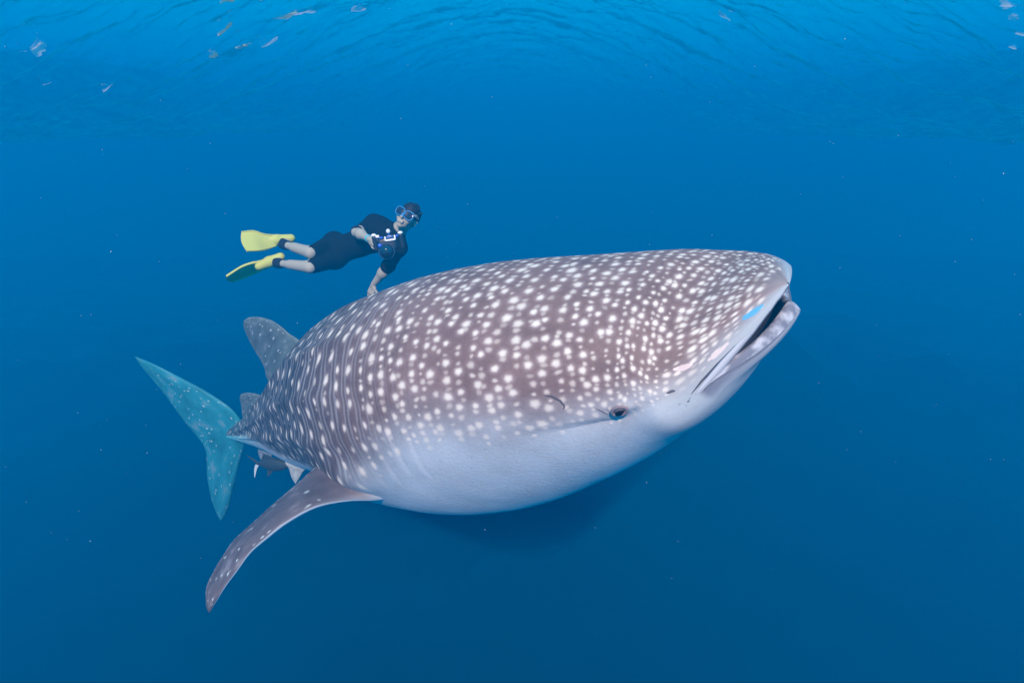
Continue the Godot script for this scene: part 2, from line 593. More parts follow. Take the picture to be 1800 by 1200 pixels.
# an ellipsoid with axes of its own
func egg(at: Vector3, b: Basis, r: Vector3, rings := 16, sides := 24, upto := 1.0) -> ArrayMesh:
	var pts := PackedVector3Array()
	var uvs := PackedVector2Array()
	for i in rings + 1:
		var th := PI * upto * i / rings
		for j in sides + 1:
			var ph := TAU * j / sides
			pts.append(at + b * (Vector3(sin(th) * cos(ph), sin(th) * sin(ph), cos(th)) * r))
			uvs.append(Vector2(j / float(sides), i / float(rings)))
	return sheet(rings + 1, sides + 1, pts, uvs, true, true)


# a box with rounded edges
func block(at: Vector3, b: Basis, half: Vector3, power := 5.0) -> ArrayMesh:
	var pts := PackedVector3Array()
	var uvs := PackedVector2Array()
	for i in 17:
		var th := PI * i / 16.0
		for j in 33:
			var ph := TAU * j / 32.0
			var q := Vector3(sin(th) * cos(ph), sin(th) * sin(ph), cos(th))
			var n := pow(pow(absf(q.x), power) + pow(absf(q.y), power) + pow(absf(q.z), power), 1.0 / power)
			pts.append(at + b * (q / n * half))
			uvs.append(Vector2(j / 32.0, i / 16.0))
	return sheet(17, 33, pts, uvs, true, true)


func _ready() -> void:
	rng.seed = 11
	noise.seed = 3
	noise.frequency = 0.02
	# ---------------- camera, water light, sun
	var camera := Camera3D.new()
	camera.name = "camera"
	camera.position = Vector3(0, -1.5, 0)
	camera.rotation_degrees = Vector3(-20, 0, 0)
	camera.fov = 60.0
	camera.near = 0.05
	camera.far = 300.0
	add_child(camera)
	camera.current = true
	var env := Environment.new()
	var sky_mat := ProceduralSkyMaterial.new()
	sky_mat.sky_top_color = lin(0.0, 0.42, 0.68)
	sky_mat.sky_horizon_color = lin(0.0, 0.47, 0.82)
	sky_mat.sky_curve = 0.09
	sky_mat.ground_horizon_color = lin(0.0, 0.47, 0.82)
	sky_mat.ground_bottom_color = lin(0.0, 0.01, 0.07)
	sky_mat.ground_curve = 0.35
	sky_mat.sun_angle_max = 1.0
	var sky := Sky.new()
	sky.sky_material = sky_mat
	env.background_mode = Environment.BG_SKY
	env.sky = sky
	env.tonemap_mode = Environment.TONE_MAPPER_LINEAR
	env.tonemap_exposure = 2.3
	env.sdfgi_enabled = true
	env.ssao_enabled = true
	env.ssil_enabled = true
	env.fog_enabled = true
	env.fog_mode = Environment.FOG_MODE_EXPONENTIAL
	env.fog_density = 0.05
	env.fog_light_color = lin(0.0, 0.41, 1.0)
	var we := WorldEnvironment.new()
	we.name = "water_light"
	we.environment = env
	add_child(we)
	var sun := DirectionalLight3D.new()
	sun.name = "sun"
	sun.light_energy = 1.14
	sun.light_color = Color(1.0, 0.86, 0.77)
	sun.light_angular_distance = 1.5
	sun.shadow_enabled = true
	add_child(sun)
	sun.look_at_from_position(Vector3.ZERO, -Vector3(-0.05, 0.66, 0.75))

	sea()
	seabed()
	shark()
	remora()
	diver()
	glints()
	plankton()


# ------------------------------------------------------------------ the sea
func sea() -> void:
	# the underside of the sea: swell, wind waves and ripples as one sheet
	ripple.seed = 21
	ripple.frequency = 1.0
	ripple.fractal_octaves = 3
	var rows := 520
	var cols := 560
	var pts := PackedVector3Array()
	var uvs := PackedVector2Array()
	for i in rows:
		var s := i / float(rows - 1)
		var z := -5.0 - 16.0 * s - 90.0 * pow(s, 4.0)
		for j in cols:
			var t := j / float(cols - 1) * 2.0 - 1.0
			var x := 11.0 * t + 45.0 * pow(absf(t), 4.0) * signf(t)
			pts.append(Vector3(x, wave(x, z), z))
			uvs.append(Vector2(x, z))
	var m := StandardMaterial3D.new()
	m.albedo_color = Color(0.0, 0.035, 0.12, 0.36)
	m.transparency = BaseMaterial3D.TRANSPARENCY_ALPHA
	m.roughness = 0.03
	m.metallic = 0.0
	m.metallic_specular = 0.6
	m.cull_mode = BaseMaterial3D.CULL_DISABLED
	var o := put_mesh("water_surface", sheet(rows, cols, pts, uvs), m)
	tag(o, "rippled underside of the sea surface along the top", "", "", "structure")


var ripple := FastNoiseLite.new()


func wave(x: float, z: float) -> float:
	var h := 2.0 - 1.9 * (1.0 - cos(TAU * x / 26.0)) * (1.0 - smoothstep(16.0, 34.0, absf(x)) * 0.5)
	h += 0.06 * sin(1.3 * z + 0.5 * x + 1.0) + 0.035 * sin(2.3 * z - 0.9 * x + 2.0)
	h += 0.2 * ripple.get_noise_2d(x * 0.3 + 4.0, z * 0.62 + 0.1 * x)
	h += 0.08 * (1.0 - 2.0 * absf(ripple.get_noise_2d(x * 0.75, z * 1.5 + 9.0 - 0.2 * x)))
	return h


func seabed() -> void:
	var n := FastNoiseLite.new()
	n.seed = 5
	n.frequency = 0.09
	n.fractal_octaves = 5
	var rows := 220
	var cols := 260
	var tones := PackedColorArray()
	var pts := PackedVector3Array()
	var uvs := PackedVector2Array()
	for i in rows:
		var z := 4.0 - 144.0 * i / (rows - 1)
		for j in cols:
			var x := -58.0 + 116.0 * j / (cols - 1)
			var ridge := 3.0 * exp(-((x - 5.0) / 9.0) ** 2 - ((z + 21.0) / 8.0) ** 2)
			var h := -9.8 - 0.0014 * z * z + ridge * 0.6 + 1.2 * n.get_noise_2d(x, z) + 1.1 * maxf(0.0, n.get_noise_2d(x * 3.0 + 50.0, z * 3.0)) * (0.4 + ridge * 0.4)
			pts.append(Vector3(x, h, z))
			uvs.append(Vector2(x, z) * 0.08)
			var far_haze := smoothstep(20.0, 48.0, Vector2(x, z).length() + 9.0 * n.get_noise_2d(x * 1.7, z * 1.7 + 80.0))
			tones.append(Color(0.03, 0.05, 0.06).lerp(Color(1, 1, 1), far_haze))  # far seabed lightened so its colour carries the haze beyond it
	var tex := NoiseTexture2D.new()
	tex.width = 512
	tex.height = 512
	tex.seamless = true
	var tn := FastNoiseLite.new()
	tn.seed = 8
	tn.frequency = 0.02
	tn.fractal_octaves = 5
	tex.noise = tn
	var ramp := Gradient.new()
	ramp.offsets = PackedFloat32Array([0.25, 0.5, 0.75])
	ramp.colors = PackedColorArray([lin(0.0, 0.085, 0.12), lin(0.0, 0.115, 0.16), lin(0.0, 0.15, 0.20)])
	tex.color_ramp = ramp
	var m := mat(Color.WHITE, 0.95, 0.1)
	m.albedo_texture = tex
	m.vertex_color_use_as_albedo = true
	var o := put_mesh("seabed", sheet(rows, cols, pts, uvs, false, true, tones), m)
	tag(o, "dim coral seabed far below", "", "", "structure")


func glints() -> void:  # reflected light modelled as pale and yellow flakes just under the waves
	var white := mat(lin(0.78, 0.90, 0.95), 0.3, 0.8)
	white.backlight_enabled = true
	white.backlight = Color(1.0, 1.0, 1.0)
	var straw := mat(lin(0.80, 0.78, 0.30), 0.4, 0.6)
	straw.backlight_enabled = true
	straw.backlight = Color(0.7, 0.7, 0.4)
	# x, z, length, width, turn, kind, label
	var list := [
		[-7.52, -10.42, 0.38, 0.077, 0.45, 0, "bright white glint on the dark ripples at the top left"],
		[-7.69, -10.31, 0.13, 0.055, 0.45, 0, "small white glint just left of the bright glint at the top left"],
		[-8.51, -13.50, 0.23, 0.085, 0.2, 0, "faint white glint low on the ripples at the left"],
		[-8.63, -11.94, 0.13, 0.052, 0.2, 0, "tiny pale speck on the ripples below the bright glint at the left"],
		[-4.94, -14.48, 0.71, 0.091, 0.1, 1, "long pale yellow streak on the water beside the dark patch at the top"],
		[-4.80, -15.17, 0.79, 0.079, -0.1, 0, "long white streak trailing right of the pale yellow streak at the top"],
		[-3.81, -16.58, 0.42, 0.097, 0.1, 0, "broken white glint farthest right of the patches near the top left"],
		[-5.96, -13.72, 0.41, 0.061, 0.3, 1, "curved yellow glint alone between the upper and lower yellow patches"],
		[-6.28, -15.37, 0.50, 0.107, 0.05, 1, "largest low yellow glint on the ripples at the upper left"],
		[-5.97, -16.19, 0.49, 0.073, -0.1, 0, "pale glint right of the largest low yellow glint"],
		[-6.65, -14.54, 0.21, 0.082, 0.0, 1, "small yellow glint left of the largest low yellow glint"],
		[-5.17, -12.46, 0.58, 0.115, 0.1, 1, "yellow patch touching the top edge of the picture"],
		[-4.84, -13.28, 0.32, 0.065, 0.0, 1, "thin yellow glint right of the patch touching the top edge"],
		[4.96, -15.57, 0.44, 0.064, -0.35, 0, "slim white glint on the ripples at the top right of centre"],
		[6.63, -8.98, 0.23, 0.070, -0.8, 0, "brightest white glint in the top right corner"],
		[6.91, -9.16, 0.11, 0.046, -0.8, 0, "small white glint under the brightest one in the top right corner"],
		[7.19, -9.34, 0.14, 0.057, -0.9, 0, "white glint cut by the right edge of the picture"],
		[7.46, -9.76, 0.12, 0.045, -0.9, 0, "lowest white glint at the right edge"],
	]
	for g in list:
		var len: float = g[2] * 0.9
		var wid: float = g[3] * 0.5
		var cs := cos(g[4])
		var sn := sin(g[4])
		var rows := 15
		var cols := 9
		var pts := PackedVector3Array()
		var uvs := PackedVector2Array()
		var wob := rng.randf() * 6.0
		var rag := rng.randf_range(0.1, 0.45)
		for i in rows:
			var s := i / float(rows - 1) * 2.0 - 1.0
			var half := wid * sqrt(maxf(1.0 - s * s, 0.0)) * (1.0 + rag * sin(7.0 * s + wob) + rag * 0.6 * sin(17.0 * s + wob * 2.0))
			var bend := wid * 0.7 * sin(2.2 * s + wob)
			for j in cols:
				var t := j / float(cols - 1) * 2.0 - 1.0
				var dx := s * len * 0.5
				var dz := t * half * 2.2 + bend
				var x: float = float(g[0]) + dx * cs - dz * sn
				var z: float = float(g[1]) + dx * sn + dz * cs
				pts.append(Vector3(x, wave(x, z) - 0.012, z))
				uvs.append(Vector2(s, t))
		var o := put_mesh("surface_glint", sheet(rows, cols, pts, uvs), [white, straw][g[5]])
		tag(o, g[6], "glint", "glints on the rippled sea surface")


func plankton() -> void:
	var st := SurfaceTool.new()
	st.begin(Mesh.PRIMITIVE_TRIANGLES)
	var r2 := RandomNumberGenerator.new()
	r2.seed = 77
	for i in 260:
		var d := r2.randf_range(1.2, 8.0)
		var p := Vector3(r2.randf_range(-1.0, 1.0) * d, -1.5 + r2.randf_range(-1.0, 0.32) * d * 0.9, -d)
		var r := r2.randf_range(0.0006, 0.0016) * (0.6 + 0.25 * d)
		var e := [p + Vector3(r, 0, 0), p - Vector3(r, 0, 0), p + Vector3(0, r * 1.6, 0), p - Vector3(0, r * 1.6, 0), p + Vector3(0, 0, r), p - Vector3(0, 0, r)]
		for f in [[0, 2, 4], [4, 2, 1], [1, 2, 5], [5, 2, 0], [0, 4, 3], [4, 1, 3], [1, 5, 3], [5, 0, 3]]:
			for k in f:
				st.add_vertex(e[k])
	st.generate_normals()
	var o := put_mesh("plankton", st.commit(), mat(lin(0.5, 0.52, 0.55), 0.8, 0.2))
	tag(o, "tiny pale specks of plankton drifting through the open water", "plankton", "", "stuff")


# ------------------------------------------------------------------ whale shark
func on_body(x: float, u: float) -> Array:
	var p := ring(x, PackedFloat32Array([u - 0.004, u, u + 0.004]))
	var q := ring(x + 0.012, PackedFloat32Array([u]))
	var n := (q[0] - p[1]).cross(p[2] - p[0]).normalized()
	if n.dot(Vector3(0, p[1].y, p[1].z)) < 0.0:
		n = -n
	return [p[1], n]


func body_line(spots: Array, lift: float) -> PackedVector3Array:
	var out := PackedVector3Array()
	for i in spots.size() - 1:
		for k in 6:
			var q: Vector2 = (spots[i] as Vector2).lerp(spots[i + 1], k / 6.0)
			var b := on_body(q.x, q.y)
			out.append(b[0] + b[1] * lift)
	return out


# a texture for fins: grey hide, pale speckles; under gives the share of the chord that shows the pale underside
func fin_texture(base: Vector3, under: Vector3, spots: int, row: bool, seed_: int, size := 0.8) -> ImageTexture:
	var w := 512
	var h := 512
	var r3 := RandomNumberGenerator.new()
	r3.seed = seed_
	var n := FastNoiseLite.new()
	n.seed = seed_
	n.frequency = 0.012
	n.fractal_octaves = 5
	var mo := n.get_image(w, h, false, false, false).get_data()
	var m := PackedFloat32Array()
	m.resize(w * h)
	for i in spots:
		var sx := r3.randf_range(0.24 if row else 0.05, 0.95) * w
		var sy := r3.randf_range(0.04, 0.48) * h
		if row and i < spots / 2:
			sx = (0.20 + 0.75 * i / (spots * 0.5)) * w
			sy = r3.randf_range(0.40, 0.455) * h
		var rx := r3.randf_range(4.0, 8.0) * size
		var ry := r3.randf_range(4.0, 9.0) * size
		var st := r3.randf_range(0.3, 0.85)
		for y in range(maxi(int(sy - 18), 0), mini(int(sy + 18), h)):
			for x in range(maxi(int(sx - 18), 0), mini(int(sx + 18), w)):
				var d := sqrt(((x - sx) / rx) ** 2 + ((y - sy) / ry) ** 2)
				m[y * w + x] = maxf(m[y * w + x], st * (1.0 - smoothstep(0.5, 1.35, d)))
				var y2 := h - 1 - y
				m[y2 * w + x] = maxf(m[y2 * w + x], 0.5 * st * (1.0 - smoothstep(0.5, 1.35, d)))
	var im := Image.create_empty(w, h, false, Image.FORMAT_RGB8)
	for y in h:
		var v := y / float(h)
		var rim := maxf(smoothstep(0.5, 0.52, v), 1.0 - smoothstep(0.0, 0.03, v))
		for x in w:
			var g := mo[y * w + x] / 255.0 - 0.5
			var root := 0.0
			if row:
				root = 0.85 * (1.0 - smoothstep(0.0, 0.34, x / float(w) + minf(v, 1.0 - v) * 1.1 + 0.25 * g))
			var c := base * (1.0 + 0.9 * g)
			c = c.lerp(Vector3(0.3, 0.28, 0.29), 0.35 * smoothstep(0.1, 0.3, g))
			c = c.lerp(under * (1.0 + 0.3 * g), maxf(rim, root))
			c = c.lerp(Vector3(0.62, 0.70, 0.72), m[y * w + x] * 0.9)
			im.set_pixel(x, y, lin(c.x, c.y, c.z))
	return ImageTexture.create_from_image(im)


func mottled(a: Color, b: Color, seed_: int) -> NoiseTexture2D:
	var t := NoiseTexture2D.new()
	t.width = 256
	t.height = 256
	t.seamless = true
	var n := FastNoiseLite.new()
	n.seed = seed_
	n.frequency = 0.02
	n.fractal_octaves = 5
	t.noise = n
	var g := Gradient.new()
	g.offsets = PackedFloat32Array([0.3, 0.7])
	g.colors = PackedColorArray([a, b])
	t.color_ramp = g
	return t


func skin(tex: Texture2D) -> StandardMaterial3D:
	var m := mat(Color.WHITE, 0.55, 0.3)
	m.albedo_texture = tex
	return m


func shark() -> void:
	var forward := Vector3(0.71316045, 0.42018598, 0.56111133)
	var up := Vector3(-0.48097076, 0.87561191, -0.04439498)
	var right := Vector3(-0.50996991, -0.2382174, 0.82654895)
	var t := Transform3D(Basis(forward, up, right), Vector3(0.99077815, -2.0706816, -1.96763984)).orthonormalized()
	var s := thing("whale_shark", "huge grey brown whale shark covered in white spots with a pale belly", "whale shark", t)
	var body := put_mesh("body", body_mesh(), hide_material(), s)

	# ---- mouth: lining, lips, fold of the lip
	var rims := [PackedVector3Array(), PackedVector3Array()]
	var n := 34
	for e in 2:
		var side := PackedVector3Array()
		var other := PackedVector3Array()
		for i in n + 1:
			var x := 0.0004 + (MOUTH - 0.0006) * pow(1.0 - i / float(n), 1.6)
			var p := ring(x, PackedFloat32Array([0.5 + 2e-5, 1.0 - 2e-5]) if e == 1 else PackedFloat32Array([0.5 - 2e-5, 0.0]))
			side.append(p[0])
			other.append(p[1])
		other.reverse()
		side.append_array(other.slice(1))
		rims[e] = side
	var dark := mat(lin(0.035, 0.035, 0.045), 0.6, 0.3)
	var lips := mat(Color.WHITE, 0.5, 0.35)
	lips.albedo_texture = mottled(lin(0.16, 0.16, 0.20), lin(0.42, 0.42, 0.47), 41)
	var half: int = n + 1
	for e in 2:
		var pts := PackedVector3Array()
		var uvs := PackedVector2Array()
		for i in half:
			var a: Vector3 = rims[e][i]
			var b: Vector3 = rims[e][rims[e].size() - 1 - i]
			for j in 31:
				var k := lerpf(0.06, 0.94, j / 30.0)
				var k2 := j / 30.0
				var depth: float = sin(PI * k2) ** 0.7 * (1.0 - pow(i / float(half - 1), 4.0))
				pts.append(a.lerp(b, k) + Vector3(-0.12 * depth - 0.03, (0.03 if e == 0 else -0.09) * depth, 0))
				uvs.append(Vector2(k, i / float(half)))
		put_mesh("mouth_lining", sheet(half, 31, pts, uvs), dark, s)
	var back := PackedVector3Array()
	var buv := PackedVector2Array()
	for i in 9:
		for j in 31:
			var k := lerpf(0.06, 0.94, j / 30.0)
			var depth: float = sin(PI * j / 30.0) ** 0.7
			var a: Vector3 = rims[0][0].lerp(rims[0][rims[0].size() - 1], k) + Vector3(-0.12 * depth - 0.03, 0.03 * depth, 0)
			var b: Vector3 = rims[1][0].lerp(rims[1][rims[1].size() - 1], k) + Vector3(-0.12 * depth - 0.03, -0.09 * depth, 0)
			back.append(a.lerp(b, i / 8.0) - Vector3(0.05 * depth * sin(PI * i / 8.0), 0, 0))
			buv.append(Vector2(k, i / 8.0))
	put_mesh("throat", sheet(9, 31, back, buv), dark, s)
	for e in 2:
		# a lip: the hide rolls over the rim and a little way into the mouth
		var path: PackedVector3Array = rims[e]
		var m := path.size()
		var pts := PackedVector3Array()
		var uvs := PackedVector2Array()
		var thick: float = 0.014 if e == 0 else 0.046
		var deep: float = 0.035 if e == 0 else 0.095
		for i in m:
			var k := sin(PI * (i + 0.02) / (m - 0.96)) ** 0.5
			var inward := (Vector3(-0.30, path[i].y, 0) - path[i]) * Vector3(1, 0, 1)
			inward = inward.normalized()
			var sgn: float = -1.0 if e == 0 else 1.0
			for j in 13:
				var q := j / 12.0
				var rise := sin(PI * minf(q * 1.15, 1.0)) * thick * k * sgn
				var roll: float = q * deep * k - 0.4 * thick * sin(PI * q) * k * (1.0 - q)
				pts.append(path[i] + inward * roll + Vector3(0, rise - sgn * q * q * thick * 1.1 * k, 0))
				uvs.append(Vector2(i / float(m) * 2.0, q * 0.3))
		put_mesh("upper_lip" if e == 0 else "lower_lip", sheet(m, 13, pts, uvs), lips, s)
	# the loose fold that hangs over the mouth corner
	var fold := body_line([Vector2(0.215, 0.494), Vector2(0.18, 0.489), Vector2(0.14, 0.486), Vector2(0.10, 0.486), Vector2(0.082, 0.488)], 0.004)
	put_mesh("lip_fold", tube(fold, even(fold.size(), 0.010, true), even(fold.size(), 0.005, true), Vector3(0, 0, 1), 10), mat(lin(0.40, 0.40, 0.44), 0.5, 0.3), s)
	var groove := body_line([Vector2(0.225, 0.488), Vector2(0.19, 0.479), Vector2(0.15, 0.476), Vector2(0.11, 0.478), Vector2(0.09, 0.482)], 0.0)
	put_mesh("lip_groove", tube(groove, even(groove.size(), 0.0042, true), even(groove.size(), 0.003, true), Vector3(0, 0, 1), 8), mat(lin(0.06, 0.06, 0.08), 0.7, 0.2), s)

	# ---- eye
	var spot := on_body(0.53, 0.4785)
	var along := on_body(0.50, 0.4765)
	var ez: Vector3 = spot[1]
	var ex: Vector3 = ((along[0] as Vector3) - (spot[0] as Vector3))
	ex = (ex - ez * ex.dot(ez)).normalized()
	var ey := ez.cross(ex)
	var eb := Basis(ex, ey, ez)
	var ball := put_mesh("eye", egg((spot[0] as Vector3) - ez * 0.001, eb, Vector3(0.023, 0.017, 0.0195)), mat(lin(0.13, 0.10, 0.12), 0.4, 0.35), s)
	put_mesh("pupil", egg((spot[0] as Vector3) + ez * 0.0115 - ey * 0.002, eb, Vector3(0.0175, 0.0105, 0.0120)), mat(lin(0.003, 0.003, 0.005), 0.45, 0.2), ball)
	var lid := PackedVector3Array()
	for i in 40:
		var a := TAU * i / 40.0
		lid.append((spot[0] as Vector3) + ex * cos(a) * 0.028 + ey * sin(a) * 0.020 + ez * (0.008 + 0.004 * sin(a)))
	put_mesh("eyelid", tube(lid, even(40, 0.0065), even(40, 0.005), ez, 10, true), mat(lin(0.26, 0.19, 0.20), 0.5, 0.35), ball)
	# ---- spiracle behind the eye, small crease between, nostril
	var crease := mat(lin(0.10, 0.085, 0.10), 0.7, 0.2)
	var soft_crease := mat(lin(0.16, 0.13, 0.14), 0.7, 0.2)
	var sp := body_line([Vector2(0.832, 0.4445), Vector2(0.80, 0.4475), Vector2(0.775, 0.455), Vector2(0.765, 0.463), Vector2(0.775, 0.4695)], 0.0)
	put_mesh("spiracle", tube(sp, even(sp.size(), 0.005, true), even(sp.size(), 0.004, true), Vector3(0, 0, 1), 8), crease, s)
	var cr := body_line([Vector2(0.645, 0.4735), Vector2(0.615, 0.4795), Vector2(0.59, 0.4865)], 0.0)
	put_mesh("crease", tube(cr, even(cr.size(), 0.003, true), even(cr.size(), 0.002, true), Vector3(0, 0, 1), 8), soft_crease, s)
	var no := body_line([Vector2(0.285, 0.4555), Vector2(0.265, 0.4560), Vector2(0.255, 0.4600)], 0.0)
	put_mesh("nostril", tube(no, even(no.size(), 0.005, true), even(no.size(), 0.004, true), Vector3(0, 0, 1), 8), crease, s)

	# ---- fins
	var breast := skin(fin_texture(Vector3(0.105, 0.085, 0.095), Vector3(0.42, 0.47, 0.52), 52, true, 31, 0.75))
	var lead := [Vector3(-1.86, -0.33, 0.48), Vector3(-2.03, -0.245, 0.645), Vector3(-2.13, -0.160, 0.745), Vector3(-2.181, -0.083, 0.87), Vector3(-2.261, -0.065, 0.994), Vector3(-2.316, -0.07, 1.104), Vector3(-2.342, -0.077, 1.186), Vector3(-2.365, -0.107, 1.274), Vector3(-2.371, -0.124, 1.34), Vector3(-2.379, -0.152, 1.412), Vector3(-2.366, -0.165, 1.459)]
	var trail := [Vector3(-2.366, 0.10, 0.35), Vector3(-2.366, 0.044, 0.461), Vector3(-2.418, 0.008, 0.617), Vector3(-2.472, -0.012, 0.771), Vector3(-2.518, -0.023, 0.915), Vector3(-2.536, -0.031, 1.032), Vector3(-2.549, -0.036, 1.145), Vector3(-2.533, -0.056, 1.237), Vector3(-2.505, -0.078, 1.323), Vector3(-2.456, -0.097, 1.392), Vector3(-2.373, -0.138, 1.455)]
	put_mesh("breast_fin", fin_mesh(lead, trail, 0.075, Vector3(0, 1, 0)), breast, s)
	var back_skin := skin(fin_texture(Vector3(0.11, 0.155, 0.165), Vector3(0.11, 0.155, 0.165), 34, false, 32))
	var d1 := [Vector3(-2.85, 0.36, 0), Vector3(-2.977, 0.564, 0), Vector3(-3.035, 0.632, 0), Vector3(-3.073, 0.7, 0), Vector3(-3.134, 0.765, 0), Vector3(-3.25, 0.822, 0), Vector3(-3.37, 0.85, 0), Vector3(-3.459, 0.847, 0)]
	var d2 := [Vector3(-3.72, 0.25, 0), Vector3(-3.69, 0.40, 0), Vector3(-3.621, 0.484, 0), Vector3(-3.601, 0.555, 0), Vector3(-3.587, 0.639, 0), Vector3(-3.554, 0.736, 0), Vector3(-3.514, 0.81, 0), Vector3(-3.47, 0.843, 0)]
	put_mesh("back_fin", fin_mesh(d1, d2, 0.06, Vector3(0, 0, 1)), back_skin, s)
	var e1 := [Vector3(-3.85, 0.16, 0), Vector3(-3.944, 0.278, 0), Vector3(-3.998, 0.314, 0), Vector3(-4.1, 0.343, 0), Vector3(-4.2, 0.353, 0), Vector3(-4.241, 0.351, 0)]
	var e2 := [Vector3(-4.5, 0.08, 0), Vector3(-4.5, 0.15, 0), Vector3(-4.396, 0.239, 0), Vector3(-4.34, 0.29, 0), Vector3(-4.307, 0.323, 0), Vector3(-4.25, 0.349, 0)]
	put_mesh("rear_back_fin", fin_mesh(e1, e2, 0.035, Vector3(0, 0, 1)), back_skin, s)
	var pale_fin := skin(fin_texture(Vector3(0.26, 0.29, 0.30), Vector3(0.3, 0.3, 0.32), 6, false, 33))
	var a1 := [Vector3(-4.25, -0.10, 0), Vector3(-4.45, -0.245, 0), Vector3(-4.57, -0.276, 0), Vector3(-4.662, -0.287, 0), Vector3(-4.737, -0.277, 0)]
	var a2 := [Vector3(-4.58, -0.03, 0), Vector3(-4.61, -0.094, 0), Vector3(-4.622, -0.145, 0), Vector3(-4.699, -0.22, 0), Vector3(-4.735, -0.27, 0)]
	put_mesh("rear_belly_fin", fin_mesh(a1, a2, 0.035, Vector3(0, 0, 1)), pale_fin, s)
	var v1 := [Vector3(-3.10, -0.16, 0.22), Vector3(-3.239, -0.205, 0.316), Vector3(-3.282, -0.213, 0.358), Vector3(-3.31, -0.238, 0.40), Vector3(-3.333, -0.256, 0.43)]
	var v2 := [Vector3(-3.36, -0.05, 0.30), Vector3(-3.365, -0.098, 0.385), Vector3(-3.352, -0.15, 0.40), Vector3(-3.348, -0.21, 0.422), Vector3(-3.340, -0.25, 0.43)]
	put_mesh("belly_fin", fin_mesh(v1, v2, 0.035, Vector3(0.3, 0.5, 1)), pale_fin, s)
	# ---- tail: two lobes in one plane, swung a little to the right
	var c := cos(0.35)
	var w := sin(0.35)
	var cyan_lit_tail_skin := skin(fin_texture(Vector3(0.020, 0.20, 0.25), Vector3(0.020, 0.20, 0.25), 90, false, 34, 0.42))  # teal is mostly the cyan water light, painted into the tail colour
	var front := [Vector2(-0.388, 1.0), Vector2(-0.259, 0.862), Vector2(-0.144, 0.713), Vector2(-0.06, 0.60), Vector2(0.026, 0.483), Vector2(0.12, 0.33), Vector2(0.18, 0.182), Vector2(0.17, 0.03), Vector2(0.06, -0.12), Vector2(-0.16, -0.285), Vector2(-0.424, -0.482), Vector2(-0.657, -0.655), Vector2(-0.80, -0.73), Vector2(-0.862, -0.748)]
	var rear := [Vector2(-0.394, 0.995), Vector2(-0.404, 0.882), Vector2(-0.392, 0.74), Vector2(-0.388, 0.60), Vector2(-0.395, 0.44), Vector2(-0.40, 0.28), Vector2(-0.392, 0.12), Vector2(-0.395, 0.01), Vector2(-0.45, -0.09), Vector2(-0.602, -0.255), Vector2(-0.759, -0.482), Vector2(-0.835, -0.64), Vector2(-0.86, -0.72), Vector2(-0.866, -0.742)]
	var l3 := []
	var t3 := []
	for q in front:
		l3.append(Vector3(-4.9 + q.x * c, q.y + 0.035, -q.x * w))
	for q in rear:
		t3.append(Vector3(-4.9 + q.x * c, q.y + 0.035, -q.x * w))
	put_mesh("tail_fin", fin_mesh(l3, t3, 0.07, Vector3(w, 0, c), 70, true), cyan_lit_tail_skin, s)


func remora() -> void:
	var a := Vector3(-1.773, -4.034, -4.079)
	var b := Vector3(-2.10, -4.10, -4.22)
	var x := (a - b).normalized()
	var y := (Vector3(0, 1, 0) - x * x.y).normalized()
	var z := x.cross(y)
	var len := a.distance_to(b)
	var s := thing("remora", "slender dark remora fish swimming under the tail of the whale shark", "remora fish", Transform3D(Basis(x, y, z), b))
	var pts := PackedVector3Array()
	var uvs := PackedVector2Array()
	var ks := [0.0, 0.12, 0.3, 0.5, 0.7, 0.85, 0.95, 1.0]
	var hs := [0.012, 0.022, 0.042, 0.055, 0.052, 0.036, 0.018, 0.004]
	for i in 33:
		var k := i / 32.0
		var h := curve_at(ks, hs, k)
		for j in 21:
			var ph := TAU * j / 20.0
			pts.append(Vector3(k * len, sin(ph) * h, cos(ph) * h * 0.62))
			uvs.append(Vector2(k, j / 20.0))
	var dark := mat(lin(0.03, 0.04, 0.045), 0.5, 0.4)
	put_mesh("body", sheet(33, 21, pts, uvs, true, true), dark, s)
	put_mesh("tail_fin", fin_mesh([Vector3(0.03, 0.012, 0), Vector3(-0.03, 0.045, 0), Vector3(-0.09, 0.075, 0)], [Vector3(-0.01, 0.0, 0), Vector3(-0.045, 0.025, 0), Vector3(-0.09, 0.073, 0)], 0.01, Vector3(0, 0, 1), 14), dark, s)
	var pale := put_mesh("tail_fin", fin_mesh([Vector3(0.03, -0.012, 0), Vector3(-0.02, -0.06, 0), Vector3(-0.06, -0.13, 0.01)], [Vector3(-0.005, -0.0, 0), Vector3(-0.045, -0.05, 0), Vector3(-0.065, -0.128, 0.01)], 0.01, Vector3(0, 0, 1), 14), mat(lin(0.55, 0.60, 0.60), 0.5, 0.4), s)
	pale.set_meta("label", "pale lower tail lobe")
	put_mesh("back_fin", fin_mesh([Vector3(0.24, 0.045, 0), Vector3(0.17, 0.08, 0), Vector3(0.12, 0.092, 0)], [Vector3(0.06, 0.025, 0), Vector3(0.08, 0.05, 0), Vector3(0.11, 0.09, 0)], 0.01, Vector3(0, 0, 1), 14), dark, s)
	put_mesh("belly_fin", fin_mesh([Vector3(0.20, -0.045, 0.01), Vector3(0.15, -0.08, 0.02), Vector3(0.12, -0.10, 0.03)], [Vector3(0.12, -0.04, 0.01), Vector3(0.115, -0.07, 0.02), Vector3(0.115, -0.098, 0.03)], 0.01, Vector3(0, 0, 1), 14), dark, s)


